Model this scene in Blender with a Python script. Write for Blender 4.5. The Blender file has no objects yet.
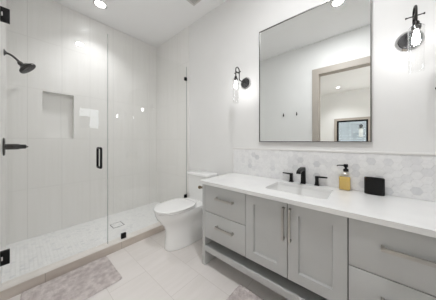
import bpy, bmesh, math, random
from math import radians as R, pi, sin, cos
from mathutils import Vector, Matrix
random.seed(7)
SC = bpy.context.scene
COL = SC.collection

# ------------------------------------------------------------------ camera, world, exposure
cam = bpy.data.objects.new('camera', bpy.data.cameras.new('camera'))
COL.objects.link(cam)
cam.data.sensor_fit = 'HORIZONTAL'
cam.data.sensor_width = 36.0
cam.data.lens = 169.9 * 36 / 436
cam.data.shift_y = -8.4 / 436
cam.data.clip_start = 0.02
cam.location = (0, 0, 1.22)
cam.rotation_euler = (R(90), 0, R(40.7 - 90))
SC.camera = cam

W = bpy.data.worlds.new('daylight_sky')
SC.world = W
W.use_nodes = True
W.node_tree.nodes['Background'].inputs[0].default_value = (0.93, 0.97, 1.0, 1)
W.node_tree.nodes['Background'].inputs[1].default_value = 8.0

SC.view_settings.view_transform = 'Standard'
SC.view_settings.look = 'None'
SC.view_settings.gamma = 1.0
SC.view_settings.exposure = -0.56
SC.cycles.diffuse_bounces = 8
SC.cycles.max_bounces = 16
SC.cycles.transparent_max_bounces = 24
DOWNLIGHT = 40.0      # glow of the lens
DOWNLIGHT_W = 30.0
SCONCE = 80.0

def area_light(name, loc, rot, sx, sy, power, col):
    l = bpy.data.lights.new(name, 'AREA')
    l.shape = 'RECTANGLE'; l.size = sx; l.size_y = sy; l.energy = power; l.color = col
    o = bpy.data.objects.new(name, l); COL.objects.link(o)
    o.location = loc; o.rotation_euler = rot
    return o
# added area lamp standing in for bedroom daylight; that wall has no window
area_light('bedroom_fill', (-2.3, -2.18, 1.5), (R(-90), 0, 0), 2.6, 1.8, 90, (1.0, 0.99, 0.97))

# ------------------------------------------------------------------ dimensions (metres)
XW, XL, YB, YE, ZC = 1.73, -0.11, 3.05, -1.6, 3.04
YT = 2.085            # tiled shower begins
YG = 2.14             # glass line
ZT = 0.836            # counter top
XF = 1.185            # vanity front
BX = -4.30            # bedroom far wall

# ------------------------------------------------------------------ materials
def lin(c):
    return tuple(((v / 255) / 12.92 if v / 255 <= 0.04045 else (((v / 255) + 0.055) / 1.055) ** 2.4) for v in c) + (1,)

def mat(name, rgb, rough=0.5, metal=0.0, spec=0.5):
    m = bpy.data.materials.new(name); m.use_nodes = True
    b = m.node_tree.nodes['Principled BSDF']
    b.inputs['Base Color'].default_value = lin(rgb)
    b.inputs['Roughness'].default_value = rough
    b.inputs['Metallic'].default_value = metal
    b.inputs['Specular IOR Level'].default_value = spec
    return m

def nd(m, t, **k):
    n = m.node_tree.nodes.new(t)
    for a, v in k.items(): setattr(n, a, v)
    return n
def lk(m, a, b): m.node_tree.links.new(a, b)
def bsdf(m): return m.node_tree.nodes['Principled BSDF']

def noise_mat(name, c0, c1, rough=0.5, scale=(1, 1, 1), nscale=6, detail=4, lo=0.35, hi=0.65, bump=0.0, metal=0.0, spec=0.5):
    m = mat(name, c0, rough, metal, spec)
    tc = nd(m, 'ShaderNodeTexCoord'); mp = nd(m, 'ShaderNodeMapping')
    mp.inputs['Scale'].default_value = scale
    n = nd(m, 'ShaderNodeTexNoise'); n.inputs['Scale'].default_value = nscale; n.inputs['Detail'].default_value = detail
    r = nd(m, 'ShaderNodeValToRGB')
    r.color_ramp.elements[0].position = lo; r.color_ramp.elements[0].color = lin(c0)
    r.color_ramp.elements[1].position = hi; r.color_ramp.elements[1].color = lin(c1)
    lk(m, tc.outputs['Object'], mp.inputs[0]); lk(m, mp.outputs[0], n.inputs['Vector'])
    lk(m, n.outputs[0], r.inputs[0]); lk(m, r.outputs[0], bsdf(m).inputs['Base Color'])
    if bump:
        bp = nd(m, 'ShaderNodeBump'); bp.inputs['Strength'].default_value = bump; bp.inputs['Distance'].default_value = 0.004
        lk(m, n.outputs[0], bp.inputs['Height']); lk(m, bp.outputs[0], bsdf(m).inputs['Normal'])
    return m

def tile_mat(name, c0, c1, grout, axis, w, h, off, row0, stagger, streak, rough, gap=0.0025, bump=0.15):
    """Large tiles: axis picks the column coordinate ('X', 'Y' or 'XY' = X+Y for walls, 'F' for the floor), h along Z (or Y)."""
    m = mat(name, c0, rough)
    tc = nd(m, 'ShaderNodeTexCoord'); sp = nd(m, 'ShaderNodeSeparateXYZ')
    lk(m, tc.outputs['Object'], sp.inputs[0])
    def M(op, a, b=None, c=None):
        n = nd(m, 'ShaderNodeMath', operation=op)
        for i, v in enumerate((a, b, c)):
            if v is None: continue
            if isinstance(v, (int, float)): n.inputs[i].default_value = v
            else: lk(m, v, n.inputs[i])
        return n.outputs[0]
    u = sp.outputs['Y'] if axis == 'Y' else sp.outputs['X']
    v = sp.outputs['Y'] if axis == 'F' else sp.outputs['Z']
    cu = M('DIVIDE', M('SUBTRACT', u, off), w); ci = M('FLOOR', cu)
    fu = M('FRACT', cu)
    cv = M('ADD', M('DIVIDE', M('SUBTRACT', v, row0), h), M('MULTIPLY', ci, stagger)); ri = M('FLOOR', cv)
    fv = M('FRACT', cv)
    du = M('MULTIPLY', M('MINIMUM', fu, M('SUBTRACT', 1.0, fu)), w)
    dv = M('MULTIPLY', M('MINIMUM', fv, M('SUBTRACT', 1.0, fv)), h)
    g = M('LESS_THAN', M('MINIMUM', du, dv), gap)
    seed = M('ADD', M('MULTIPLY', ci, 7.31), M('MULTIPLY', ri, 3.77))
    cb = nd(m, 'ShaderNodeCombineXYZ')
    sx, sy, sz = streak
    lk(m, M('ADD', M('MULTIPLY', u, sx), seed), cb.inputs[0]); lk(m, M('MULTIPLY', v, sy), cb.inputs[1]); lk(m, seed, cb.inputs[2])
    n = nd(m, 'ShaderNodeTexNoise'); n.inputs['Scale'].default_value = sz; n.inputs['Detail'].default_value = 5
    lk(m, cb.outputs[0], n.inputs['Vector'])
    r = nd(m, 'ShaderNodeValToRGB')
    r.color_ramp.elements[0].position = 0.3; r.color_ramp.elements[0].color = lin(c0)
    r.color_ramp.elements[1].position = 0.7; r.color_ramp.elements[1].color = lin(c1)
    lk(m, n.outputs[0], r.inputs[0])
    mx = nd(m, 'ShaderNodeMix', data_type='RGBA'); mx.inputs['B'].default_value = lin(grout)
    lk(m, g, mx.inputs['Factor']); lk(m, r.outputs[0], mx.inputs['A'])
    lk(m, mx.outputs['Result'], bsdf(m).inputs['Base Color'])
    bp = nd(m, 'ShaderNodeBump', invert=True); bp.inputs['Strength'].default_value = bump; bp.inputs['Distance'].default_value = 0.002
    lk(m, g, bp.inputs['Height']); lk(m, bp.outputs[0], bsdf(m).inputs['Normal'])
    return m

def island_mat(name, c0, c1, c2, rough):
    """Marble mosaic: each tile (mesh island) has its own tone, with soft veins."""
    m = mat(name, c0, rough)
    ge = nd(m, 'ShaderNodeNewGeometry')
    r = nd(m, 'ShaderNodeValToRGB')
    e = r.color_ramp.elements
    e[0].position = 0.0; e[0].color = lin(c2); e[1].position = 1.0; e[1].color = lin(c0)
    x = e.new(0.12); x.color = lin(c1)
    x = e.new(0.45); x.color = lin(c0)
    lk(m, ge.outputs['Random Per Island'], r.inputs[0])
    tc = nd(m, 'ShaderNodeTexCoord'); n = nd(m, 'ShaderNodeTexNoise')
    n.inputs['Scale'].default_value = 22; n.inputs['Detail'].default_value = 6; n.inputs['Distortion'].default_value = 1.5
    lk(m, tc.outputs['Object'], n.inputs['Vector'])
    r2 = nd(m, 'ShaderNodeValToRGB'); f = r2.color_ramp.elements
    f[0].position = 0.3; f[0].color = (0.91, 0.913, 0.917, 1); f[1].position = 0.6; f[1].color = (1, 1, 1, 1)
    lk(m, n.outputs[0], r2.inputs[0])
    mx = nd(m, 'ShaderNodeMix', data_type='RGBA', blend_type='MULTIPLY'); mx.inputs['Factor'].default_value = 0.8
    lk(m, r.outputs[0], mx.inputs['A']); lk(m, r2.outputs[0], mx.inputs['B'])
    lk(m, mx.outputs['Result'], bsdf(m).inputs['Base Color'])
    return m

def glass_mat(name, tint, base=0.04, rough=0.0):
    """Thin clear pane: mostly see-through, mirror reflection growing towards grazing angles (Schlick)."""
    m = bpy.data.materials.new(name); m.use_nodes = True
    nt = m.node_tree; nt.nodes.remove(nt.nodes['Principled BSDF'])
    out = nt.nodes['Material Output']
    ge = nd(m, 'ShaderNodeNewGeometry')
    dt = nd(m, 'ShaderNodeVectorMath', operation='DOT_PRODUCT')
    lk(m, ge.outputs['Incoming'], dt.inputs[0]); lk(m, ge.outputs['Normal'], dt.inputs[1])
    def M(op, a, b=None):
        n = nd(m, 'ShaderNodeMath', operation=op, use_clamp=False)
        for i, v in enumerate((a, b)):
            if v is None: continue
            if isinstance(v, (int, float)): n.inputs[i].default_value = v
            else: lk(m, v, n.inputs[i])
        return n.outputs[0]
    f = M('ADD', base, M('MULTIPLY', 1 - base, M('POWER', M('SUBTRACT', 1.0, M('ABSOLUTE', dt.outputs['Value'])), 5.0)))
    t = nd(m, 'ShaderNodeBsdfTransparent'); t.inputs[0].default_value = tuple(tint) + (1,)
    g = nd(m, 'ShaderNodeBsdfGlossy'); g.inputs['Roughness'].default_value = rough
    g.inputs['Color'].default_value = (1, 1, 1, 1)
    mx = nd(m, 'ShaderNodeMixShader')
    lk(m, f, mx.inputs[0]); lk(m, t.outputs[0], mx.inputs[1]); lk(m, g.outputs[0], mx.inputs[2])
    lk(m, mx.outputs[0], out.inputs[0])
    return m

def emit_mat(name, rgb, s):
    m = mat(name, (255, 255, 255), 0.5)
    b = bsdf(m)
    b.inputs['Emission Color'].default_value = tuple(rgb) + (1,); b.inputs['Emission Strength'].default_value = s
    return m

WALLP = noise_mat('wall_paint', (232, 232, 231), (234, 234, 233), 0.6, nscale=3, spec=0.3)
CEILP = noise_mat('ceiling_paint', (247, 247, 247), (248, 248, 248), 0.7, nscale=3, spec=0.2)
TRIMP = noise_mat('greige_trim_paint', (176, 168, 159), (180, 172, 163), 0.45, nscale=4)
WHITEP = mat('white_trim_paint', (232, 231, 229), 0.4)
TILE_X = tile_mat('linen_wall_tile_x', (232, 231, 228), (236, 235, 233), (220, 219, 216), 'X', 0.305, 0.61, 0.055, 1.26, 0.0, (38, 1.2, 1.0), 0.28)
TILE_Y = tile_mat('linen_wall_tile_y', (232, 231, 228), (236, 235, 233), (220, 219, 216), 'Y', 0.305, 0.61, YT, 1.26, 0.0, (38, 1.2, 1.0), 0.28)
FLOORT = tile_mat('floor_tile', (228, 223, 219), (234, 229, 226), (214, 208, 203), 'F', 0.305, 0.61, 0.771, 1.15, -0.333, (2.0, 14.0, 1.2), 0.4, 0.002)
CURBT = tile_mat('curb_tile_shaded', (198, 187, 177), (212, 203, 194), (178, 168, 158), 'X', 0.61, 0.4, 0.14, -0.1, 0.0, (3.0, 14.0, 1.2), 0.4)  # floor tile in a darker tone; the front's weaker light is in the colour
CURBTOP = noise_mat('curb_top_stone', (226, 221, 215), (234, 230, 225), 0.35, nscale=9)
HEXM = island_mat('marble_hexagons', (240, 240, 240), (232, 232, 233), (217, 218, 220), 0.25)
MOSM = island_mat('marble_mosaic', (240, 240, 239), (236, 236, 236), (224, 225, 226), 0.35)
GROUT = mat('pale_grout', (230, 230, 228), 0.8)
QUARTZ = noise_mat('white_quartz', (233, 233, 232), (227, 227, 227), 0.22, nscale=5, detail=8, lo=0.45, hi=0.75)
CAB = noise_mat('grey_cabinet_paint', (188, 189, 188), (192, 193, 192), 0.36, nscale=5)
CABGAP = mat('cabinet_gap_shade', (70, 71, 70), 0.6)  # carcass colour darkened to deepen the shade in the gaps between fronts
NICKEL = noise_mat('brushed_nickel', (180, 177, 173), (194, 191, 187), 0.28, scale=(1, 1, 40), nscale=20, metal=1.0)
BLACK = noise_mat('matte_black_metal', (13, 13, 14), (18, 18, 19), 0.45, nscale=30, spec=0.3)
BRONZE = noise_mat('dark_bronze_metal', (44, 42, 41), (58, 55, 53), 0.32, nscale=30, metal=0.6)
GUN = noise_mat('gunmetal', (96, 96, 98), (116, 116, 118), 0.25, nscale=18, metal=1.0)
CHROME = mat('polished_chrome', (225, 225, 226), 0.08, 1.0)
CERAMIC = noise_mat('white_ceramic', (240, 240, 239), (237, 237, 236), 0.1, nscale=3)
MIRROR = mat('mirror_silver', (243, 245, 244), 0.0, 1.0)
FRAMEM = mat('mirror_frame_metal', (118, 117, 115), 0.3, 1.0)
GLASS = glass_mat('clear_shower_glass', (0.99, 0.992, 0.988), 0.022)
GLASSE = mat('glass_edge', (150, 160, 157), 0.2)
LAMPG = glass_mat('clear_lamp_glass', (0.985, 0.985, 0.985), 0.05)
PANE = glass_mat('window_pane', (0.97, 0.98, 0.98), 0.05)
BULB = emit_mat('lit_bulb', (0.99, 0.985, 0.98), SCONCE)
LENS = emit_mat('lit_downlight', (0.972, 0.974, 0.992), DOWNLIGHT)
RUG = noise_mat('shag_rug', (190, 180, 178), (222, 214, 211), 0.95, nscale=22, detail=5, lo=0.35, hi=0.68, spec=0.1)
SOAP = mat('yellow_soap', (250, 218, 120), 0.25)
bsdf(SOAP).inputs['Transmission Weight'].default_value = 0.4
WARMN = noise_mat('warm_brushed_nickel', (140, 122, 100), (160, 142, 120), 0.3, nscale=20, metal=1.0)
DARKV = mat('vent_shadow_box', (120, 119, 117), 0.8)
VENTM = mat('vent_white', (214, 212, 209), 0.5)
SIDING = noise_mat('siding_paint', (122, 126, 128), (126, 130, 132), 0.7, nscale=4)
BLOCKER = noise_mat('dark_sky_blocker', (40, 38, 36), (50, 48, 45), 0.8, nscale=4)
CARPET = noise_mat('bedroom_carpet', (190, 182, 172), (205, 198, 188), 0.9, nscale=60)
LANTERN = mat('frosted_lantern_glass', (160, 157, 150), 0.4)

# ------------------------------------------------------------------ mesh helpers
def NB(): return bmesh.new()

def box(bm, x0, x1, y0, y1, z0, z1, bev=0.0, seg=2, mi=0):
    t = bmesh.new()
    v = [t.verts.new((x, y, z)) for x in (x0, x1) for y in (y0, y1) for z in (z0, z1)]
    for q in ((0, 1, 3, 2), (4, 6, 7, 5), (0, 4, 5, 1), (2, 3, 7, 6), (0, 2, 6, 4), (1, 5, 7, 3)):
        t.faces.new([v[i] for i in q])
    bmesh.ops.recalc_face_normals(t, faces=t.faces)
    if bev: bmesh.ops.bevel(t, geom=t.edges[:], offset=bev, segments=seg, affect='EDGES', profile=0.5)
    merge(bm, t, mi)
    return bm

def merge(bm, t, mi=0):
    me = bpy.data.meshes.new('tmp')
    for f in t.faces: f.material_index = mi
    t.to_mesh(me); t.free(); bm.from_mesh(me); bpy.data.meshes.remove(me)

def loft(bm, rings, cap=True, closed=True, mi=0):
    t = bmesh.new()
    vs = [[t.verts.new(p) for p in r] for r in rings]
    n = len(vs[0])
    for a, b in zip(vs, vs[1:]):
        for i in range(n if closed else n - 1):
            j = (i + 1) % n
            t.faces.new((a[i], a[j], b[j], b[i]))
    if cap:
        t.faces.new(vs[0][::-1]); t.faces.new(vs[-1])
    bmesh.ops.recalc_face_normals(t, faces=t.faces)
    merge(bm, t, mi)
    return bm

def frame_of(d):
    d = Vector(d).normalized()
    a = Vector((0, 0, 1)) if abs(d.z) < 0.9 else Vector((1, 0, 0))
    u = d.cross(a).normalized(); return u, d.cross(u).normalized()

def lathe(bm, prof, base=(0, 0, 0), axis=(0, 0, 1), n=32, cap=True, mi=0):
    """prof: list of (radius, distance along axis)"""
    d = Vector(axis).normalized(); u, w = frame_of(d); b = Vector(base)
    rings = [[b + d * z + (u * cos(2 * pi * i / n) + w * sin(2 * pi * i / n)) * max(r, 1e-4) for i in range(n)] for r, z in prof]
    return loft(bm, rings, cap, mi=mi)

def tube(bm, pts, r, n=12, mi=0):
    pts = [Vector(p) for p in pts]; rings = []
    u = None
    for i, p in enumerate(pts):
        d = (pts[min(i + 1, len(pts) - 1)] - pts[max(i - 1, 0)]).normalized()
        if u is None: u, w = frame_of(d)
        else:
            u = (u - d * u.dot(d)).normalized(); w = d.cross(u)
        rr = r[i] if isinstance(r, (list, tuple)) else r
        rings.append([p + (u * cos(2 * pi * k / n) + w * sin(2 * pi * k / n)) * rr for k in range(n)])
    return loft(bm, rings, mi=mi)

def bez(p0, p1, p2, p3, n=14):
    P = [Vector(p) for p in (p0, p1, p2, p3)]
    return [P[0] * (1 - t) ** 3 + P[1] * 3 * t * (1 - t) ** 2 + P[2] * 3 * t * t * (1 - t) + P[3] * t ** 3 for t in [i / n for i in range(n + 1)]]

def rrect(cx, cy, hx, hy, r, z, n=6):
    out = []
    for k, (sx, sy) in enumerate(((1, 1), (-1, 1), (-1, -1), (1, -1))):
        for i in range(n + 1):
            a = pi / 2 * (k + i / n)
            out.append(Vector((cx + sx * (hx - r) + r * cos(a), cy + sy * (hy - r) + r * sin(a), z)))
    return out

def obj(name, bm, m, parent=None, kind=None, smooth=35):
    if parent is not None:
        p = parent; off = Vector((0, 0, 0))
        while p is not None: off += p.location; p = p.parent
        bmesh.ops.translate(bm, verts=bm.verts, vec=-off)
    me = bpy.data.meshes.new(name); bm.to_mesh(me); bm.free()
    for mm in (m if isinstance(m, (list, tuple)) else [m]): me.materials.append(mm)
    if smooth:
        for f in me.polygons: f.use_smooth = True
        me.set_sharp_from_angle(angle=R(smooth))
    o = bpy.data.objects.new(name, me); COL.objects.link(o)
    if parent is not None: o.parent = parent
    if kind: o['kind'] = kind
    return o

def thing(name, label, cat, loc=(0, 0, 0), group=None):
    o = bpy.data.objects.new(name, None); o.empty_display_size = 0.05; COL.objects.link(o)
    o.location = loc; o['label'] = label; o['category'] = cat
    if group: o['group'] = group
    return o

def tag(o, label, cat, group=None):
    o['label'] = label; o['category'] = cat
    if group: o['group'] = group
    return o

def dup(root, delta, label=None):
    """copy of a thing with copies of its parts and sub-parts"""
    r = root.copy(); COL.objects.link(r); r.location = root.location + Vector(delta)
    if label: r['label'] = label
    def rec(a, b):
        for ch in list(a.children):
            c = ch.copy(); COL.objects.link(c); c.parent = b
            rec(ch, c)
    rec(root, r)
    return r

def struct(name, bm, m): return obj(name, bm, m, kind='structure', smooth=0)

# ------------------------------------------------------------------ the room shell
T = 0.12
struct('floor', box(NB(), XL - T, XW + T, YE - T, YB + T, -0.1, 0.0), FLOORT)
struct('ceiling', box(NB(), XL - T, XW + T, YE - T, YB + T, ZC, ZC + 0.1), CEILP)
struct('wall_right', box(NB(), XW, XW + T, YE - T, YT, 0, ZC), WALLP)
struct('wall_shower_right', box(NB(), XW - 0.006, XW + T, YT, YB, 0, ZC), TILE_Y)
# back wall with the recessed niche
NX0, NX1, NZ0, NZ1, ND = 0.18, 0.482, 1.264, 1.857, 0.09
b = NB()
box(b, XL - T, NX0, YB, YB + T, 0, ZC); box(b, NX1, XW + T, YB, YB + T, 0, ZC)
box(b, NX0, NX1, YB, YB + T, 0, NZ0); box(b, NX0, NX1, YB, YB + T, NZ1, ZC)
box(b, NX0, NX1, YB + ND, YB + T, NZ0, NZ1)
struct('wall_back', b, TILE_X)
# left wall: tiled in the shower, painted with the doorway the camera stands in
DY0, DY1, DZ = -0.30, 0.642, 2.455
struct('wall_shower_left', box(NB(), XL - T, XL + 0.006, YT, YB, 0, ZC), TILE_Y)
b = NB()
box(b, XL - T, XL, DY1, YT, 0, ZC); box(b, XL - T, XL, YE - T, DY0, 0, ZC); box(b, XL - T, XL, DY0, DY1, DZ, ZC)
struct('wall_left', b, WALLP)
# end wall behind the camera with a small high window
WX0, WX1, WZ0, WZ1 = 1.04, 1.525, 1.59, 2.17
b = NB()
box(b, XL, WX0, YE - T, YE, 0, ZC); box(b, WX1, XW, YE - T, YE, 0, ZC)
box(b, WX0, WX1, YE - T, YE, 0, WZ0); box(b, WX0, WX1, YE - T, YE, WZ1, ZC)
struct('wall_front', b, WALLP)

def ring_y(bm, x0, x1, z0, z1, y0, y1, w):      # rectangular frame in an XZ plane
    box(bm, x0, x1, y0, y1, z1 - w, z1); box(bm, x0, x1, y0, y1, z0, z0 + w)
    box(bm, x0, x0 + w, y0, y1, z0 + w, z1 - w); box(bm, x1 - w, x1, y0, y1, z0 + w, z1 - w)
    return bm
def ring_x(bm, y0, y1, z0, z1, x0, x1, w, bottom=True):      # rectangular frame in a YZ plane
    box(bm, x0, x1, y0, y1, z1 - w, z1)
    zb = z0
    if bottom: box(bm, x0, x1, y0, y1, z0, z0 + w); zb = z0 + w
    box(bm, x0, x1, y0, y0 + w, zb, z1 - w); box(bm, x0, x1, y1 - w, y1, zb, z1 - w)
    return bm

w2 = struct('window_2', ring_y(NB(), WX0, WX1, WZ0, WZ1, YE - 0.08, YE - 0.04, 0.02), WHITEP)
obj('pane', box(NB(), WX0 + 0.02, WX1 - 0.02, YE - 0.063, YE - 0.057, WZ0 + 0.02, WZ1 - 0.02), PANE, w2, smooth=0)
struct('sky_blocker', box(NB(), 0.3, 1.385, YE - 0.6, YE - 0.5, 0, 1.99), BLOCKER)  # added unseen block; hides part of the sky to shape the window's reflection

# door casing and jamb (bathroom side, bedroom side)
b = NB()
cw = 0.087
for xa, xb in ((XL, XL + 0.018), (XL - T - 0.018, XL - T)):
    box(b, xa, xb, DY0 - cw, DY0, 0, DZ + cw); box(b, xa, xb, DY1, DY1 + cw, 0, DZ + cw); box(b, xa, xb, DY0, DY1, DZ, DZ + cw)
box(b, XL - T - 0.018, XL + 0.018, DY1 - 0.016, DY1, 0, DZ); box(b, XL - T - 0.018, XL + 0.018, DY0, DY0 + 0.016, 0, DZ)
box(b, XL - T - 0.018, XL + 0.018, DY0 + 0.016, DY1 - 0.016, DZ - 0.016, DZ)
box(b, XL - 0.08, XL - 0.045, DY1 - 0.03, DY1 - 0.016, 0, DZ - 0.016)
struct('trim_1', b, TRIMP)

# bedroom beyond the doorway (seen in the mirror)
BY0, BY1 = -2.2, 3.0
struct('floor_bedroom', box(NB(), BX - T, XL - T, BY0 - T, BY1 + T, -0.1, 0), CARPET)
struct('ceiling_bedroom', box(NB(), BX - T, XL - T, BY0 - T, BY1 + T, ZC, ZC + 0.1), CEILP)
struct('wall_bedroom_back', box(NB(), BX - T, XL - T, BY1, BY1 + T, 0, ZC), WALLP)
struct('wall_bedroom_front', box(NB(), BX - T, XL - T, BY0 - T, BY0, 0, ZC), WALLP)
struct('wall_bedroom_side', box(NB(), XL - T - 0.012, XL - T, BY0, DY0 - cw, 0, ZC), WALLP)
VY0, VY1, VZ0, VZ1 = -0.105, 0.772, 0.75, 1.985
b = NB()
box(b, BX - T, BX, BY0, VY0, 0, ZC); box(b, BX - T, BX, VY1, BY1, 0, ZC)
box(b, BX - T, BX, VY0, VY1, 0, VZ0); box(b, BX - T, BX, VY0, VY1, VZ1, ZC)
struct('wall_bedroom_left', b, WALLP)
w1 = struct('window_1', ring_x(NB(), VY0, VY1, VZ0, VZ1, BX - 0.07, BX + 0.012, 0.052), BLACK)
obj('casing', ring_x(NB(), VY0 - 0.085, VY1 + 0.085, VZ0 - 0.085, VZ1 + 0.085, BX, BX + 0.02, 0.085), TRIMP, w1, smooth=0)
obj('pane', box(NB(), BX - 0.038, BX - 0.032, VY0 + 0.052, VY1 - 0.052, VZ0 + 0.052, VZ1 - 0.052), PANE, w1, smooth=0)
# siding of the house outside with its wall lantern
b = NB()
for k in range(34):
    z = -0.2 + k * 0.12
    loft(b, [[(BX - 1.62, y, z), (BX - 1.595, y, z), (BX - 1.603, y, z + 0.119), (BX - 1.62, y, z + 0.118)] for y in (-2.5, 3.2)])
struct('wall_outside', b, SIDING)
t = thing('wall_lantern', 'pale glass wall lantern on grey siding seen through the black framed window in mirror', 'lamp', (BX - 1.57, 0.12, 1.85))
lx, ly = BX - 1.36, 0.10
obj('backplate', lathe(NB(), [(0.0, 0), (0.06, 0), (0.06, 0.02), (0.0, 0.025)], (BX - 1.59, ly, 1.88), (1, 0, 0), 20), BLACK, t)
obj('arm', tube(NB(), bez((BX - 1.57, ly, 1.88), (BX - 1.45, ly, 1.95), (BX - 1.36, ly, 1.95), (lx, ly, 1.8), 12), 0.014, 10), BLACK, t)
obj('cap', lathe(NB(), [(0.02, 0.05), (0.07, 0.01), (0.075, 0.0), (0.0, 0.0)], (lx, ly, 1.76), (0, 0, 1), 20), BLACK, t)
obj('lamp_shade', lathe(NB(), [(0.055, 0), (0.065, -0.02), (0.065, -0.33), (0.058, -0.35), (0.0, -0.35)], (lx, ly, 1.76), (0, 0, 1), 24), LANTERN, t)

struct('baseboard_right', box(NB(), XW - 0.014, XW, 1.232, YT, 0.0, 0.12, 0.003), WHITEP)

# shower floor, curb
b = NB()
box(b, XL + 0.006, XW - 0.006, 2.19, YB, 0.0, 0.052)
sf = struct('floor_shower', b, GROUT)

def hex_field(bm, o, ua, va, n, u0, u1, v0, v1, r, gap, thick):
    """hexagon tiles on the plane o + ua*u + va*v, clipped to the rectangle; each tile is its own island"""
    o, ua, va, n = Vector(o), Vector(ua), Vector(va), Vector(n)
    du, dv = 1.5 * r, math.sqrt(3) * r
    i = 0
    u = u0
    while u < u1 + r:
        v = v0 + (dv / 2 if i % 2 else 0)
        while v < v1 + r:
            poly = [(u + (r - gap) * cos(pi / 3 * k), v + (r - gap) * sin(pi / 3 * k)) for k in range(6)]
            for ax, lim, sgn in ((0, u0, 1), (0, u1, -1), (1, v0, 1), (1, v1, -1)):   # clip
                out = []
                for a, b2 in zip(poly, poly[1:] + poly[:1]):
                    da, db = (a[ax] - lim) * sgn, (b2[ax] - lim) * sgn
                    if da >= 0: out.append(a)
                    if da * db < 0:
                        tt = da / (da - db); out.append((a[0] + (b2[0] - a[0]) * tt, a[1] + (b2[1] - a[1]) * tt))
                poly = out
                if len(poly) < 3: break
            if len(poly) >= 3:
                top = [bm.verts.new(o + ua * p[0] + va * p[1] + n * thick) for p in poly]
                bot = [bm.verts.new(o + ua * p[0] + va * p[1]) for p in poly]
                try:
                    bm.faces.new(top)
                    for k in range(len(poly)):
                        j = (k + 1) % len(poly); bm.faces.new((top[k], bot[k], bot[j], top[j]))
                except ValueError: pass
            v += dv
        u += du; i += 1
    bmesh.ops.recalc_face_normals(bm, faces=bm.faces)
    return bm
DX0, DX1, DY_0, DY_1 = 0.812, 0.952, 2.545, 2.695       # drain square
b = NB()
for (xa, xb, ya, yb) in ((XL + 0.006, DX0, 2.2, YB), (DX1, XW - 0.006, 2.2, YB), (DX0, DX1, 2.2, DY_0), (DX0, DX1, DY_1, YB)):
    hex_field(b, (0, 0, 0.052), (1, 0, 0), (0, 1, 0), (0, 0, 1), xa, xb, ya, yb, 0.019, 0.0008, 0.004)
obj('mosaic_tiles', b, MOSM, sf, smooth=0)
c = struct('trim_2', box(NB(), XL + 0.006, XW - 0.006, 2.09, 2.195, 0.0, 0.08), CURBT)
obj('curb_top', box(NB(), XL + 0.006, XW - 0.006, 2.089, 2.198, 0.08, 0.088, 0.002), CURBTOP, c)

# ------------------------------------------------------------------ shower glass
def pane(x0, x1, z0, z1):
    bm = NB()
    box(bm, x0, x1, YG - 0.005, YG + 0.005, z0, z1)
    for f in bm.faces:
        if abs(f.normal.y) < 0.5: f.material_index = 1
    bm.normal_update()
    for f in bm.faces: f.material_index = 1 if abs(f.normal.x) > 0.5 else 0
    return bm
d = thing('shower_door', 'clear hinged glass shower door with black loop handle', 'shower door', (-0.05, YG, 0.1))
obj('glass', pane(XL + 0.014, 0.6235, 0.098, 2.405), [GLASS, GLASSE], d, smooth=0)
for z in (2.213, 0.31):
    b = NB()
    for s in (-1, 1):
        box(b, XL + 0.007, -0.055, YG + s * 0.006 - 0.005, YG + s * 0.006 + 0.005, z - 0.055, z + 0.055, 0.0015)
    h = obj('hinge', b, BLACK, d)
    b = NB()
    box(b, -0.098, -0.09, YG - 0.0125, YG - 0.0105, z - 0.016, z + 0.016, 0.0005)
    obj('pivot_pin', b, CHROME, h)
hx, hz0, hz1 = 0.548, 0.945, 1.150
b = NB()
for s in (-1, 1):
    y0, y1 = YG + s * 0.005, YG + s * 0.062
    pts = [(hx, y0, hz0)] + bez((hx, YG + s * 0.03, hz0), (hx, y1, hz0), (hx, y1, hz0), (hx, y1, hz0 + 0.03), 6) + \
          bez((hx, y1, hz1 - 0.03), (hx, y1, hz1), (hx, y1, hz1), (hx, YG + s * 0.03, hz1), 6) + [(hx, y0, hz1)]
    tube(b, pts, 0.0115, 12)
obj('handle', b, BLACK, d)

g = thing('glass_screen', 'fixed clear glass shower panel held by small black clips', 'glass panel', (1.17, YG, 0.09))
obj('glass', pane(0.6285, XW - 0.009, 0.091, 2.405), [GLASS, GLASSE], g, smooth=0)
def clip(x0, x1, z0, z1):
    bm = NB()
    for s in (-1, 1): box(bm, x0, x1, YG + s * 0.0075 - 0.003, YG + s * 0.0075 + 0.003, z0, z1, 0.001)
    return bm
for a in ((1.678, 1.7235, 2.185, 2.235), (1.678, 1.7235, 0.335, 0.385), (0.762, 0.815, 0.089, 0.148)):
    obj('clip', clip(*a), BLACK, g)

# drain
b = NB()
ring = NB()
dz = 0.0575
d0 = thing('shower_drain', 'square tile-in shower drain with dark slots in the mosaic floor', 'drain', ((DX0 + DX1) / 2, (DY_0 + DY_1) / 2, 0.052))
w_ = 0.007
bx = NB()
box(bx, DX0, DX1, DY_0, DY_0 + w_, 0.052, dz - 0.0005); box(bx, DX0, DX1, DY_1 - w_, DY_1, 0.052, dz - 0.0005)
box(bx, DX0, DX0 + w_, DY_0 + w_, DY_1 - w_, 0.052, dz - 0.0005); box(bx, DX1 - w_, DX1, DY_0 + w_, DY_1 - w_, 0.052, dz - 0.0005)
obj('slot_frame', bx, BLACK, d0, smooth=0)
bx = hex_field(NB(), (0, 0, 0.052), (1, 0, 0), (0, 1, 0), (0, 0, 1), DX0 + w_, DX1 - w_, DY_0 + w_, DY_1 - w_, 0.019, 0.0008, 0.005)
obj('tile_insert', bx, MOSM, d0, smooth=0)

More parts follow.
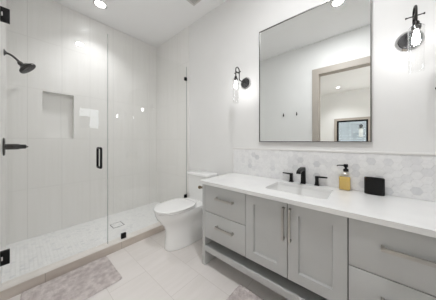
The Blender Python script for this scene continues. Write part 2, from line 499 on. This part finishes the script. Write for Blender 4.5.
# shower head on its curved arm
SY = 2.6
s = thing('overhead_shower', 'dark round rain shower head on a curved arm', 'shower head', (XL, SY, 2.07))
obj('flange', lathe(NB(), [(0.0, 0), (0.030, 0), (0.030, 0.004), (0.016, 0.012), (0.012, 0.02), (0.0, 0.02)], (XL + 0.006, SY, 2.07), (1, 0, 0), 24), BRONZE, s)
A = bez((XL + 0.01, SY, 2.07), (-0.06, SY, 2.07), (-0.045, SY, 2.055), (-0.005, SY, 2.008), 14)
obj('arm', tube(NB(), A, 0.0095, 12), BRONZE, s)
ax = Vector((0.70, -0.10, -0.70)).normalized()
hc = Vector((0.045, SY, 1.968))
bt = Vector((-0.012, SY, 2.014))
obj('ball_joint', lathe(NB(), [(0.011, 0), (0.018, 0.006), (0.021, 0.02), (0.018, 0.034), (0.022, 0.04), (0.024, 0.055), (0.0, 0.055)], bt, (0.62, 0, -0.78), 20), BRONZE, s)
hd = obj('spray_head', lathe(NB(), [(0.020, -0.040), (0.030, -0.036), (0.052, -0.018), (0.070, -0.008), (0.074, 0.002), (0.073, 0.012), (0.069, 0.016), (0.0, 0.016)], hc, ax, 40), BRONZE, s)
u, w = frame_of(ax)
b = NB()
for rr, nn in ((0.016, 8), (0.031, 14), (0.046, 18), (0.060, 24)):
    for k in range(nn):
        a = 2 * pi * k / nn
        lathe(b, [(0.0035, 0.0), (0.0028, 0.004), (0.0, 0.0045)], hc + ax * 0.016 + (u * cos(a) + w * sin(a)) * rr, ax, 6)
obj('nozzle_field', b, GUN, hd)

# shower valve
v = thing('shower_valve', 'dark round shower valve with a straight lever on the tiled side wall', 'shower valve', (XL, 2.5, 1.17))
obj('plate', lathe(NB(), [(0.0, 0), (0.082, 0), (0.082, 0.006), (0.076, 0.012), (0.0, 0.013)], (XL + 0.006, 2.5, 1.172), (1, 0, 0), 36), BRONZE, v)
obj('valve_stem', lathe(NB(), [(0.026, 0), (0.026, 0.085), (0.022, 0.088), (0.0, 0.088)], (XL + 0.018, 2.5, 1.172), (1, 0, 0), 24), BRONZE, v)
b = NB()
lathe(b, [(0.020, 0), (0.020, 0.036), (0.014, 0.042), (0.0, 0.042)], (XL + 0.106, 2.5, 1.172), (1, 0, 0), 24)
lathe(b, [(0.006, 0), (0.006, 0.012), (0.0, 0.012)], (XL + 0.148, 2.5, 1.170), (1, 0, 0), 12)
obj('lever', b, BLACK, v)

# ------------------------------------------------------------------ toilet
def egg(xf, xb, hw, z, nf=2.0, nb=3.2, yc=1.68, n=48, split=0.55):
    xc = xb - (xb - xf) * (1 - split)
    out = []
    for i in range(n):
        a = 2 * pi * i / n
        ca, sa = cos(a), sin(a)
        e = nf if ca < 0 else nb
        px = math.copysign(abs(ca) ** (2 / e), ca); py = math.copysign(abs(sa) ** (2 / e), sa)
        out.append(Vector((xc + px * ((xc - xf) if ca < 0 else (xb - xc)), yc + py * hw, z)))
    return out
TY = 1.685
to = thing('toilet', 'white skirted toilet with closed lid beside the vanity', 'toilet', (1.35, TY, 0))
S_ = [(0.0, 1.062, 1.66, .128), (0.006, 1.057, 1.662, .132), (0.03, 1.061, 1.66, .128), (0.15, 1.068, 1.66, .124), (0.23, 1.064, 1.66, .126), (0.28, 1.040, 1.66, .136),
      (0.325, 1.000, 1.66, .155), (0.365, 0.970, 1.66, .171), (0.395, 0.954, 1.66, .180), (0.428, 0.948, 1.66, .184), (0.438, 0.952, 1.655, .180)]
b = NB(); loft(b, [egg(xf, xb, hw, z, 2.1, 4.5, TY, split=0.5) for z, xf, xb, hw in S_])
obj('bowl', b, CERAMIC, to, smooth=60)
def slab(bm, xf, xb, hw, z0, z1, dome=0.0, nb=3.0):
    e = 0.006
    rings = [egg(xf + e, xb - e, hw - e, z0, 2.1, nb, TY), egg(xf, xb, hw, z0 + e * .7, 2.1, nb, TY), egg(xf, xb, hw, z1 - e, 2.1, nb, TY),
             egg(xf + e * .6, xb - e * .6, hw - e * .6, z1 - e * .25, 2.1, nb, TY)]
    for k in (0.92, 0.75, 0.5, 0.25, 0.05):
        xm = (xf + xb) / 2
        rings.append(egg(xm + (xf - xm) * k, xm + (xb - xm) * k, hw * k, z1 + dome * (1 - k * k), 2.1, nb, TY))
    return loft(bm, rings)
obj('seat', slab(NB(), 0.943, 1.404, 0.184, 0.441, 0.457, nb=3.5), CERAMIC, to, smooth=50)
obj('seat_lid', slab(NB(), 0.936, 1.408, 0.189, 0.4605, 0.480, 0.006, nb=3.5), CERAMIC, to, smooth=50)
for sy in (-0.075, 0.075):
    obj('seat_hinge', tube(NB(), [(1.420, TY + sy - 0.028, 0.456), (1.420, TY + sy + 0.028, 0.456)], 0.014, 14), CERAMIC, to)
def tk(z, x0, x1, hw, r): return rrect((x0 + x1) / 2, TY, (x1 - x0) / 2, hw, r, z, 6)
b = NB()
loft(b, [tk(0.425, 1.545, 1.715, 0.185, 0.035), tk(0.445, 1.54, 1.715, 0.19, 0.035), tk(0.60, 1.53, 1.716, 0.198, 0.035), tk(0.765, 1.524, 1.716, 0.203, 0.035)])
obj('tank', b, CERAMIC, to, smooth=50)
b = NB()
loft(b, [tk(0.765, 1.518, 1.718, 0.209, 0.035), tk(0.769, 1.512, 1.72, 0.214, 0.038), tk(0.79, 1.512, 1.72, 0.214, 0.038), tk(0.799, 1.518, 1.718, 0.208, 0.035), tk(0.802, 1.55, 1.70, 0.175, 0.03)])
tl = obj('tank_lid', b, CERAMIC, to, smooth=50)
obj('flush_button', lathe(NB(), [(0.022, 0), (0.022, 0.004), (0.018, 0.006), (0.0, 0.006)], (1.62, TY, 0.801), (0, 0, 1), 24), CHROME, tl)

# ------------------------------------------------------------------ vanity
VL, VR = 1.225, -0.43
va = thing('vanity_cabinet', 'grey shaker vanity cabinet with open bottom shelf', 'vanity cabinet', (1.45, 0.4, 0))
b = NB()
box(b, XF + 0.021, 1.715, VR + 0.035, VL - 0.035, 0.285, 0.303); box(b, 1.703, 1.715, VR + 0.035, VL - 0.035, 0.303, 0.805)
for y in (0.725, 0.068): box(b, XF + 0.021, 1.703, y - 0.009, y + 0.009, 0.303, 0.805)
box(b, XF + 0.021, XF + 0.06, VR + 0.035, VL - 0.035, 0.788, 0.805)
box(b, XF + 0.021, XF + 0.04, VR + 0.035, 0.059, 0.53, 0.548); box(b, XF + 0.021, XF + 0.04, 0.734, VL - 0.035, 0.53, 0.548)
obj('carcass', b, CABGAP, va, smooth=0)
obj('side_panel', box(NB(), XF, 1.725, VL - 0.035, VL, 0.0, 0.806, 0.0015), CAB, va)
obj('side_panel', box(NB(), XF, 1.725, VR, VR + 0.035, 0.0, 0.806, 0.0015), CAB, va)
b = NB()
box(b, XF + 0.002, XF + 0.03, VR + 0.035, VL - 0.035, 0.145, 0.199, 0.0015)
box(b, XF + 0.03, 1.715, VR + 0.035, VL - 0.035, 0.172, 0.197)
obj('bottom_shelf', b, CAB, va)
obj('back_panel', box(NB(), 1.717, 1.727, VR + 0.035, VL - 0.035, 0.0, 0.29), CAB, va, smooth=0)

def pull(parent, y0, y1, z0, z1):
    """flat nickel bar on two posts; horizontal if y0 != y1"""
    bm = NB(); x = XF - 0.036
    w = 0.0098
    if abs(y1 - y0) > 0.05:
        box(bm, x, x + 0.013, y0, y1, z0 - w, z0 + w, 0.0015)
        for y in (y0 + 0.008, y1 - 0.008): box(bm, x + 0.012, XF, y - 0.007, y + 0.007, z0 - w, z0 + w, 0.001)
    else:
        w = 0.007
        box(bm, x, x + 0.013, y0 - w, y0 + w, z0, z1, 0.0015)
        for z in (z0 + 0.008, z1 - 0.008): box(bm, x + 0.012, XF, y0 - w, y0 + w, z - 0.007, z + 0.007, 0.001)
    return obj('pull', bm, NICKEL, parent)

gp = 0.0026
def drawer(y0, y1, z0, z1, py0, py1, pz):
    o = obj('drawer', box(NB(), XF, XF + 0.02, y0 + gp, y1 - gp, z0 + gp, z1 - gp, 0.001), CAB, va)
    pull(o, py0, py1, pz, pz)
ZA, ZM, ZB2 = 0.284, 0.539, 0.800
YA, YM1, YM, YM0, YZ = VL - 0.036, 0.725, 0.3965, 0.068, VR + 0.036
drawer(YM1, YA, ZM, ZB2, 0.842, 1.036, 0.697); drawer(YM1, YA, ZA, ZM, 0.842, 1.036, 0.434)
drawer(YZ, YM0, ZM, ZB2, -0.258, -0.062, 0.692); drawer(YZ, YM0, ZA, ZM, -0.258, -0.062, 0.430)
def shaker(y0, y1, z0, z1, py):
    bm = NB(); s_ = 0.067
    y0 += gp; y1 -= gp; z0 += gp; z1 -= gp
    x0, x1 = XF, XF + 0.02
    # frame with a sloped inner edge and recessed panel, one surface
    o_ = [(y0, z0), (y1, z0), (y1, z1), (y0, z1)]
    i1 = [(y0 + s_, z0 + s_), (y1 - s_, z0 + s_), (y1 - s_, z1 - s_), (y0 + s_, z1 - s_)]
    q = 0.004
    i2 = [(y0 + s_ + q, z0 + s_ + q), (y1 - s_ - q, z0 + s_ + q), (y1 - s_ - q, z1 - s_ - q), (y0 + s_ + q, z1 - s_ - q)]
    L = [[Vector((x1,) + p) for p in o_], [Vector((x0,) + p) for p in o_], [Vector((x0,) + p) for p in i1], [Vector((x0 + 0.017,) + p) for p in i2]]
    loft(bm, L)
    o = obj('door', bm, CAB, va, smooth=0)
    pull(o, py, py, 0.552, 0.772)
shaker(YM, YM1, ZA, ZB2, 0.420); shaker(YM0, YM, ZA, ZB2, 0.376)

# countertop with the sink cut-out
SX0, SX1, SY0, SY1 = 1.316, 1.622, 0.185, 0.627
bm = NB()
def loop(pts):
    vs = [bm.verts.new(p) for p in pts]
    return [bm.edges.new((a, c_)) for a, c_ in zip(vs, vs[1:] + vs[:1])]
outer = [Vector(p) for p in ((1.163, -0.445, ZT), (1.729, -0.445, ZT), (1.729, 1.241, ZT), (1.163, 1.241, ZT))]
e = loop(outer) + loop(rrect((SX0 + SX1) / 2, (SY0 + SY1) / 2, (SX1 - SX0) / 2, (SY1 - SY0) / 2, 0.025, ZT))
bmesh.ops.triangle_fill(bm, use_beauty=True, edges=e)
r_ = bmesh.ops.extrude_face_region(bm, geom=bm.faces[:])
bmesh.ops.translate(bm, verts=[x for x in r_['geom'] if isinstance(x, bmesh.types.BMVert)], vec=(0, 0, -0.030))
bmesh.ops.recalc_face_normals(bm, faces=bm.faces)
tag(obj('countertop', bm, QUARTZ, smooth=30), 'white quartz countertop with sink cut-out over the grey cabinet', 'countertop')

si = thing('sink', 'white rectangular undermount sink basin in the countertop', 'sink', ((SX0 + SX1) / 2, (SY0 + SY1) / 2, 0.68))
cx, cy = (SX0 + SX1) / 2, (SY0 + SY1) / 2
hx_, hy_ = (SX1 - SX0) / 2, (SY1 - SY0) / 2
b = NB()
ZU = 0.8055
loft(b, [rrect(cx, cy, hx_ + 0.02, hy_ + 0.02, 0.03, ZU - 0.012), rrect(cx, cy, hx_ + 0.02, hy_ + 0.02, 0.03, ZU), rrect(cx, cy, hx_ + 0.004, hy_ + 0.004, 0.03, ZU),
         rrect(cx, cy, hx_ - 0.004, hy_ - 0.004, 0.03, 0.72), rrect(cx, cy, hx_ - 0.012, hy_ - 0.012, 0.035, 0.694), rrect(cx, cy, hx_ - 0.04, hy_ - 0.04, 0.04, 0.686), rrect(cx, cy, 0.03, 0.03, 0.028, 0.682),
         rrect(cx, cy, 0.02, 0.02, 0.019, 0.672)], cap=False)
loft(b, [rrect(cx, cy, hx_ + 0.02, hy_ + 0.02, 0.03, ZU - 0.012), rrect(cx, cy, hx_ + 0.008, hy_ + 0.008, 0.03, 0.70), rrect(cx, cy, 0.04, 0.04, 0.03, 0.664)], cap=False)
obj('basin', b, CERAMIC, si, smooth=40)
obj('drain_plug', lathe(NB(), [(0.021, 0), (0.021, 0.004), (0.012, 0.007), (0.0, 0.008)], (cx, cy, 0.682), (0, 0, 1), 20), BLACK, si)

# backsplash
bs = thing('backsplash', 'pale marble hexagon backsplash with white edge trim', 'backsplash', (1.724, 0.4, ZT))
obj('grout_bed', box(NB(), 1.721, 1.7295, -0.445, 1.236, ZT + 0.0005, 1.14), GROUT, bs, smooth=0)
obj('hexagon_tiles', hex_field(NB(), (1.721, 0, 0), (0, 1, 0), (0, 0, 1), (-1, 0, 0), -0.445, 1.224, ZT + 0.002, 1.130, 0.030, 0.0007, 0.003), HEXM, bs, smooth=0)
b = NB()
box(b, 1.7125, 1.7295, -0.445, 1.237, 1.130, 1.148, 0.004, 3); box(b, 1.7155, 1.7295, 1.224, 1.237, ZT + 0.0005, 1.130, 0.003, 2)
obj('edge_trim', b, WHITEP, bs)

# faucet (widespread)
fa = thing('faucet', 'matte black widespread faucet with two lever handles behind the sink', 'faucet', (1.69, 0.42, ZT))
FY = 0.423
b = NB()
box(b, 1.668, 1.712, FY - 0.022, FY + 0.022, ZT + 0.0003, ZT + 0.007, 0.002)
loft(b, [rrect(1.69, FY, 0.019, 0.018, 0.004, ZT + 0.006, 3), rrect(1.69, FY, 0.0175, 0.0165, 0.004, 0.94, 3), rrect(1.688, FY, 0.0175, 0.0165, 0.004, 0.972, 3), rrect(1.684, FY, 0.015, 0.0155, 0.004, 0.985, 3)])
P = [(1.70, 0.950, 0.984), (1.66, 0.958, 0.988), (1.62, 0.960, 0.986), (1.58, 0.957, 0.979), (1.548, 0.948, 0.968), (1.536, 0.945, 0.962)]
loft(b, [[Vector((x, FY + sy * 0.0165, z)) for sy, z in ((-1, z0), (1, z0), (1, z1), (-1, z1))] for x, z0, z1 in P])
obj('spout', b, BLACK, fa, smooth=30)
for hy, sg in ((0.53, 1), (0.314, -1)):
    b = NB()
    box(b, 1.675, 1.711, hy - 0.019, hy + 0.019, ZT + 0.0003, ZT + 0.007, 0.002)
    loft(b, [rrect(1.693, hy, 0.0145, 0.0145, 0.004, ZT + 0.006, 3), rrect(1.693, hy, 0.012, 0.012, 0.004, 0.88, 3), rrect(1.693, hy, 0.0135, 0.0135, 0.004, 0.912, 3), rrect(1.693, hy, 0.012, 0.012, 0.004, 0.917, 3)])
    loft(b, [[Vector((1.693 + sx * wd, hy + sg * yy, z)) for sx, z in ((-1, z0), (1, z0), (1, z1), (-1, z1))] for yy, z0, z1, wd in ((-0.010, 0.903, 0.9175, 0.012), (0.03, 0.906, 0.9175, 0.011), (0.078, 0.909, 0.918, 0.009))])
    obj('handle', b, BLACK, fa, smooth=30)

# soap dispenser
sd = thing('soap_dispenser', 'clear soap bottle of yellow soap with black pump on the counter', 'soap dispenser', (1.685, 0.117, ZT))
b = NB()
hw, hd_ = 0.038, 0.026
def sr(z, k, r=0.010): return rrect(1.685, 0.117, hd_ * k, hw * k, min(r, hd_ * k * .9), z, 5)
loft(b, [sr(ZT + 0.0003, 0.94), sr(ZT + 0.003, 1), sr(0.952, 1), sr(0.962, 0.93), sr(0.972, 0.7, 0.015), sr(0.978, 0.5, 0.012), sr(0.984, 0.45, 0.012)])
obj('bottle', b, LAMPG, sd, smooth=50)
b = NB(); loft(b, [sr(ZT + 0.005, 0.90), sr(ZT + 0.007, 0.94), sr(0.938, 0.94), sr(0.9385, 0.93)])
obj('soap', b, SOAP, sd, smooth=50)
pu = obj('pump', lathe(NB(), [(0.0, 0), (0.017, 0), (0.018, 0.003), (0.018, 0.018), (0.015, 0.021), (0.0085, 0.023), (0.0085, 0.034), (0.0145, 0.036), (0.0145, 0.056), (0.012, 0.059), (0.0, 0.059)], (1.685, 0.110, 0.982), (0, 0, 1), 24), BLACK, sd)
obj('nozzle', tube(NB(), [(1.685, 0.112, 1.031), (1.68, 0.148, 1.030), (1.678, 0.163, 1.028), (1.677, 0.167, 1.022)], [0.0055, 0.0042, 0.004, 0.0035], 10), BLACK, pu)

# black ribbed cup
b = NB()
cxx, cyy, ca_, cb_ = 1.683, -0.056, 0.030, 0.055
def oval(z, k, n=56):
    out = []
    for i in range(n):
        a = 2 * pi * i / n
        px = math.copysign(abs(cos(a)) ** (2 / 2.8), cos(a)); py = math.copysign(abs(sin(a)) ** (2 / 2.8), sin(a))
        out.append(Vector((cxx + px * ca_ * k, cyy + py * cb_ * k, z)))
    return out
rings = [oval(ZT + 0.0003, 0.95), oval(ZT + 0.002, 0.99)]
z = ZT + 0.004
top = 0.955
while z < top - 0.008:
    rings += [oval(z, 1.0), oval(z + 0.002, 1.02), oval(z + 0.0055, 1.02), oval(z + 0.0075, 1.0)]
    z += 0.0085
rings += [oval(top - 0.003, 1.01), oval(top, 0.99), oval(top, 0.90), oval(top - 0.004, 0.87), oval(ZT + 0.012, 0.85)]
loft(b, rings)
tag(obj('bathroom_cup', b, BLACK, smooth=40), 'black ribbed oval cup against the marble backsplash', 'cup')

# toilet paper holder on the vanity side
tp = thing('toilet_paper_holder', 'empty warm metal toilet paper holder on the vanity side', 'paper holder', (1.215, VL, 0.745))
obj('rosette', lathe(NB(), [(0.0, 0), (0.022, 0), (0.022, 0.005), (0.012, 0.010), (0.009, 0.014), (0.0, 0.014)], (1.215, VL, 0.745), (0, 1, 0), 20), WARMN, tp)
obj('post', lathe(NB(), [(0.007, 0), (0.007, 0.055), (0.016, 0.052), (0.016, 0.068), (0.0, 0.070)], (1.215, VL + 0.012, 0.745), (0, 1, 0), 16), WARMN, tp)
obj('roll_arm', tube(NB(), [(1.205, VL + 0.062, 0.745), (1.37, VL + 0.062, 0.745)], 0.006, 12), WARMN, tp)

# mirror
MX = 1.71
MY0, MY1, MZ0, MZ1 = -0.042, 0.873, 1.216, 2.42
mi = thing('wall_mirror', 'large rectangular mirror with slim metal frame above the sink', 'mirror', (1.72, 0.415, MZ0))
obj('mirror_glass', box(NB(), MX, 1.7285, MY0 + 0.003, MY1 - 0.003, MZ0 + 0.003, MZ1 - 0.003), MIRROR, mi, smooth=0)
b = ring_x(NB(), MY0, MY1, MZ0, MZ1, MX - 0.005, 1.7295, 0.007)
obj('frame', b, FRAMEM, mi, smooth=0)

# wall sconces
LY = 1.055
sc = thing('wall_sconce', 'glass cylinder wall sconce between the shower and mirror', 'wall lamp', (XW, LY, 1.905), 'wall sconces')
b = NB()
lathe(b, [(0.0, 0), (0.054, 0), (0.056, 0.004), (0.056, 0.018), (0.053, 0.0215), (0.046, 0.022), (0.0, 0.0225)], (XW, LY, 1.905), (-1, 0, 0), 40)
bp = obj('backplate', b, GUN, sc)
obj('rim', lathe(NB(), [(0.0565, 0.001), (0.068, 0.001), (0.070, 0.004), (0.068, 0.008), (0.0565, 0.014)], (XW, LY, 1.905), (-1, 0, 0), 40, cap=False), CHROME, bp)
xr, xb_ = 1.592, 1.522
pts = [(XW - 0.02, LY, 1.905), (xr + 0.02, LY, 1.905)] + bez((xr + 0.02, LY, 1.905), (xr, LY, 1.905), (xr, LY, 1.91), (xr, LY, 1.93), 6)[1:] + [(xr, LY, 2.0)]
for k in range(1, 13):
    a = pi * k / 12
    pts.append(((xr + xb_) / 2 + (xr - xb_) / 2 * cos(a), LY, 2.0 + 0.036 * sin(a)))
pts.append((xb_, LY, 1.92))
obj('arm', tube(NB(), pts, 0.0058, 12), BRONZE, sc)
b = NB()
tube(b, [((xr + xb_) / 2, LY - 0.037, 1.980), ((xr + xb_) / 2, LY + 0.037, 1.980)], 0.0032, 8)
for s_ in (-1, 1): lathe(b, [(0.0, 0), (0.0055, 0.0), (0.0055, 0.006), (0.0, 0.006)], ((xr + xb_) / 2, LY + s_ * 0.037 - 0.003, 1.980), (0, 1, 0), 10)
box(b, xb_ - 0.004, xr + 0.004, LY - 0.005, LY + 0.005, 1.975, 1.985, 0.001)
obj('crossbar', b, BRONZE, sc)
obj('socket', lathe(NB(), [(0.0, 0.05), (0.011, 0.05), (0.014, 0.042), (0.014, 0.03), (0.020, 0.028), (0.020, 0.008), (0.016, 0.0), (0.0, 0.0)], (xb_, LY, 1.878), (0, 0, 1), 24), BRONZE, sc)
b = NB()
ro, ri = 0.034, 0.0318
lathe(b, [(0.020, 0.0), (0.030, -0.003), (ro, -0.010), (ro, -0.265), (ri, -0.265), (ri, -0.011), (0.029, -0.005), (0.020, -0.002)], (xb_, LY, 1.900), (0, 0, 1), 36, cap=False)
obj('lamp_shade', b, LAMPG, sc, smooth=60)
obj('bulb', lathe(NB(), [(0.008, 0.0), (0.009, -0.012), (0.014, -0.030), (0.0172, -0.048), (0.016, -0.062), (0.009, -0.074), (0.0, -0.077)], (xb_, LY, 1.877), (0, 0, 1), 24), BULB, sc, smooth=60)
dup(sc, (0, -0.233 - LY, 0), 'glass cylinder wall sconce on the wall right of the mirror')

# coat hooks on the painted left wall, seen in the mirror
def hook(y, label):
    h = thing('coat_hook', label, 'hook', (XL, y, 1.76), 'coat hooks on the left wall')
    obj('base', box(NB(), XL, XL + 0.006, y - 0.009, y + 0.009, 1.735, 1.785, 0.002), BRONZE, h)
    b = NB()
    tube(b, bez((XL + 0.004, y, 1.745), (XL + 0.024, y, 1.725), (XL + 0.032, y, 1.735), (XL + 0.032, y, 1.765), 10), 0.006, 10)
    tube(b, bez((XL + 0.004, y, 1.775), (XL + 0.014, y, 1.775), (XL + 0.02, y, 1.785), (XL + 0.022, y, 1.80), 8), 0.005, 10)
    obj('hook_arm', b, BRONZE, h)
hook(1.255, 'dark coat hook reflected in the mirror, nearer to the shower')
hook(1.0, 'dark coat hook reflected in the mirror, nearer to the doorway')
h = thing('towel_hook', 'small dark knob hook on the wall at the right edge of photo', 'hook', (XW, -0.356, 1.56))
obj('base', lathe(NB(), [(0.0, 0), (0.012, 0), (0.012, 0.004), (0.0, 0.006)], (XW, -0.356, 1.56), (-1, 0, 0), 20), BRONZE, h)
obj('knob', lathe(NB(), [(0.005, 0), (0.005, 0.012), (0.009, 0.015), (0.009, 0.021), (0.0, 0.022)], (XW - 0.005, -0.356, 1.56), (-1, 0, 0), 20), BRONZE, h)

# ceiling fittings
dl = thing('downlight', 'round recessed ceiling downlight over the shower', 'ceiling light', (0.69, 2.65, ZC), 'recessed downlights')
obj('trim_ring', lathe(NB(), [(0.056, 0.0), (0.060, -0.004), (0.078, -0.003), (0.080, 0.0)], (0.69, 2.65, ZC), (0, 0, 1), 40, cap=False), VENTM, dl)
obj('lens', lathe(NB(), [(0.056, -0.0005), (0.056, -0.0018), (0.0, -0.0018)], (0.69, 2.65, ZC), (0, 0, 1), 32), LENS, dl, smooth=0)
dup(dl, (0.72 - 0.69, 0.26 - 2.65, 0), 'round recessed ceiling downlight reflected at the top of the mirror')
dup(dl, (-3.53 - 0.69, 0.66 - 2.65, 0), 'distant round ceiling downlight seen through the doorway in the mirror').scale = (0.75, 0.75, 1)

def lamp(x, y, w, sp=178):
    l = bpy.data.lights.new('downlight_beam', 'AREA'); l.shape = 'DISK'; l.size = 0.11; l.energy = w; l.spread = R(sp); l.color = (0.972, 0.974, 0.992)
    o = bpy.data.objects.new('downlight_beam', l); COL.objects.link(o); o.location = (x, y, ZC - 0.004)
lamp(0.69, 2.65, DOWNLIGHT_W * 0.24, 105); lamp(0.72, 0.26, DOWNLIGHT_W); lamp(-3.53, 0.66, DOWNLIGHT_W * 0.55, 110)

ve = thing('ceiling_vent', 'square white ceiling exhaust vent above the toilet', 'vent', (1.36, 1.575, ZC))
vx0, vx1, vy0, vy1 = 1.21, 1.512, 1.43, 1.727
b = NB()
w_ = 0.022
box(b, vx0, vx1, vy1 - w_, vy1, ZC - 0.010, ZC, 0.002); box(b, vx0, vx1, vy0, vy0 + w_, ZC - 0.010, ZC, 0.002)
box(b, vx0, vx0 + w_, vy0 + w_, vy1 - w_, ZC - 0.010, ZC, 0.002); box(b, vx1 - w_, vx1, vy0 + w_, vy1 - w_, ZC - 0.010, ZC, 0.002)
obj('vent_frame', b, VENTM, ve)
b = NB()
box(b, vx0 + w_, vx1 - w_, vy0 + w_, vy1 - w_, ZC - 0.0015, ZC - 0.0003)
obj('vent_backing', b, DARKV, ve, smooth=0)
b = NB()
k = vx0 + w_ + 0.006
while k < vx1 - w_ - 0.006:
    box(b, k, k + 0.005, vy0 + w_, vy1 - w_, ZC - 0.008, ZC - 0.0015); k += 0.012
obj('grille', b, VENTM, ve, smooth=0)

# shaggy bath mats
def mat_mesh(x0, x1, y0, y1, h, step=0.0045):
    bm = NB(); nx, ny = int((x1 - x0) / step), int((y1 - y0) / step)
    rc = 0.03
    g_ = []
    for i in range(nx + 1):
        row = []
        for j in range(ny + 1):
            x, y = x0 + (x1 - x0) * i / nx, y0 + (y1 - y0) * j / ny
            d_ = min(i, nx - i, j, ny - j) * step
            e_ = min(1, d_ / 0.018)
            z = 0.0025 + (h * (0.55 + 0.45 * random.random()) + 0.004 * sin(9 * x + 5 * y) * sin(14 * y - 3 * x)) * math.sqrt(e_ * (2 - e_))
            if 0 < d_: x += random.uniform(-.4, .4) * step; y += random.uniform(-.4, .4) * step
            else: x += random.uniform(-.7, .7) * step; y += random.uniform(-.7, .7) * step
            # rounded corners
            qx = x0 + rc if x < x0 + rc else (x1 - rc if x > x1 - rc else x); qy = y0 + rc if y < y0 + rc else (y1 - rc if y > y1 - rc else y)
            vx, vy = x - qx, y - qy; L_ = math.hypot(vx, vy)
            if qx != x and qy != y and L_ > rc: x, y = qx + vx * rc / L_, qy + vy * rc / L_
            row.append(bm.verts.new((x, y, max(z, 0.002))))
        g_.append(row)
    for i in range(nx):
        for j in range(ny): bm.faces.new((g_[i][j], g_[i + 1][j], g_[i + 1][j + 1], g_[i][j + 1]))
    return bm
tag(obj('bath_mat', mat_mesh(0.0, 0.595, 1.628, 2.078, 0.016), RUG, smooth=180), 'pinkish grey shaggy bath mat along the shower curb', 'bath mat', 'bath mats')
tag(obj('bath_mat', mat_mesh(0.72, 1.222, -0.05, 0.803, 0.016, 0.006), RUG, smooth=180), 'pinkish grey shaggy bath mat in front of the vanity', 'bath mat', 'bath mats')
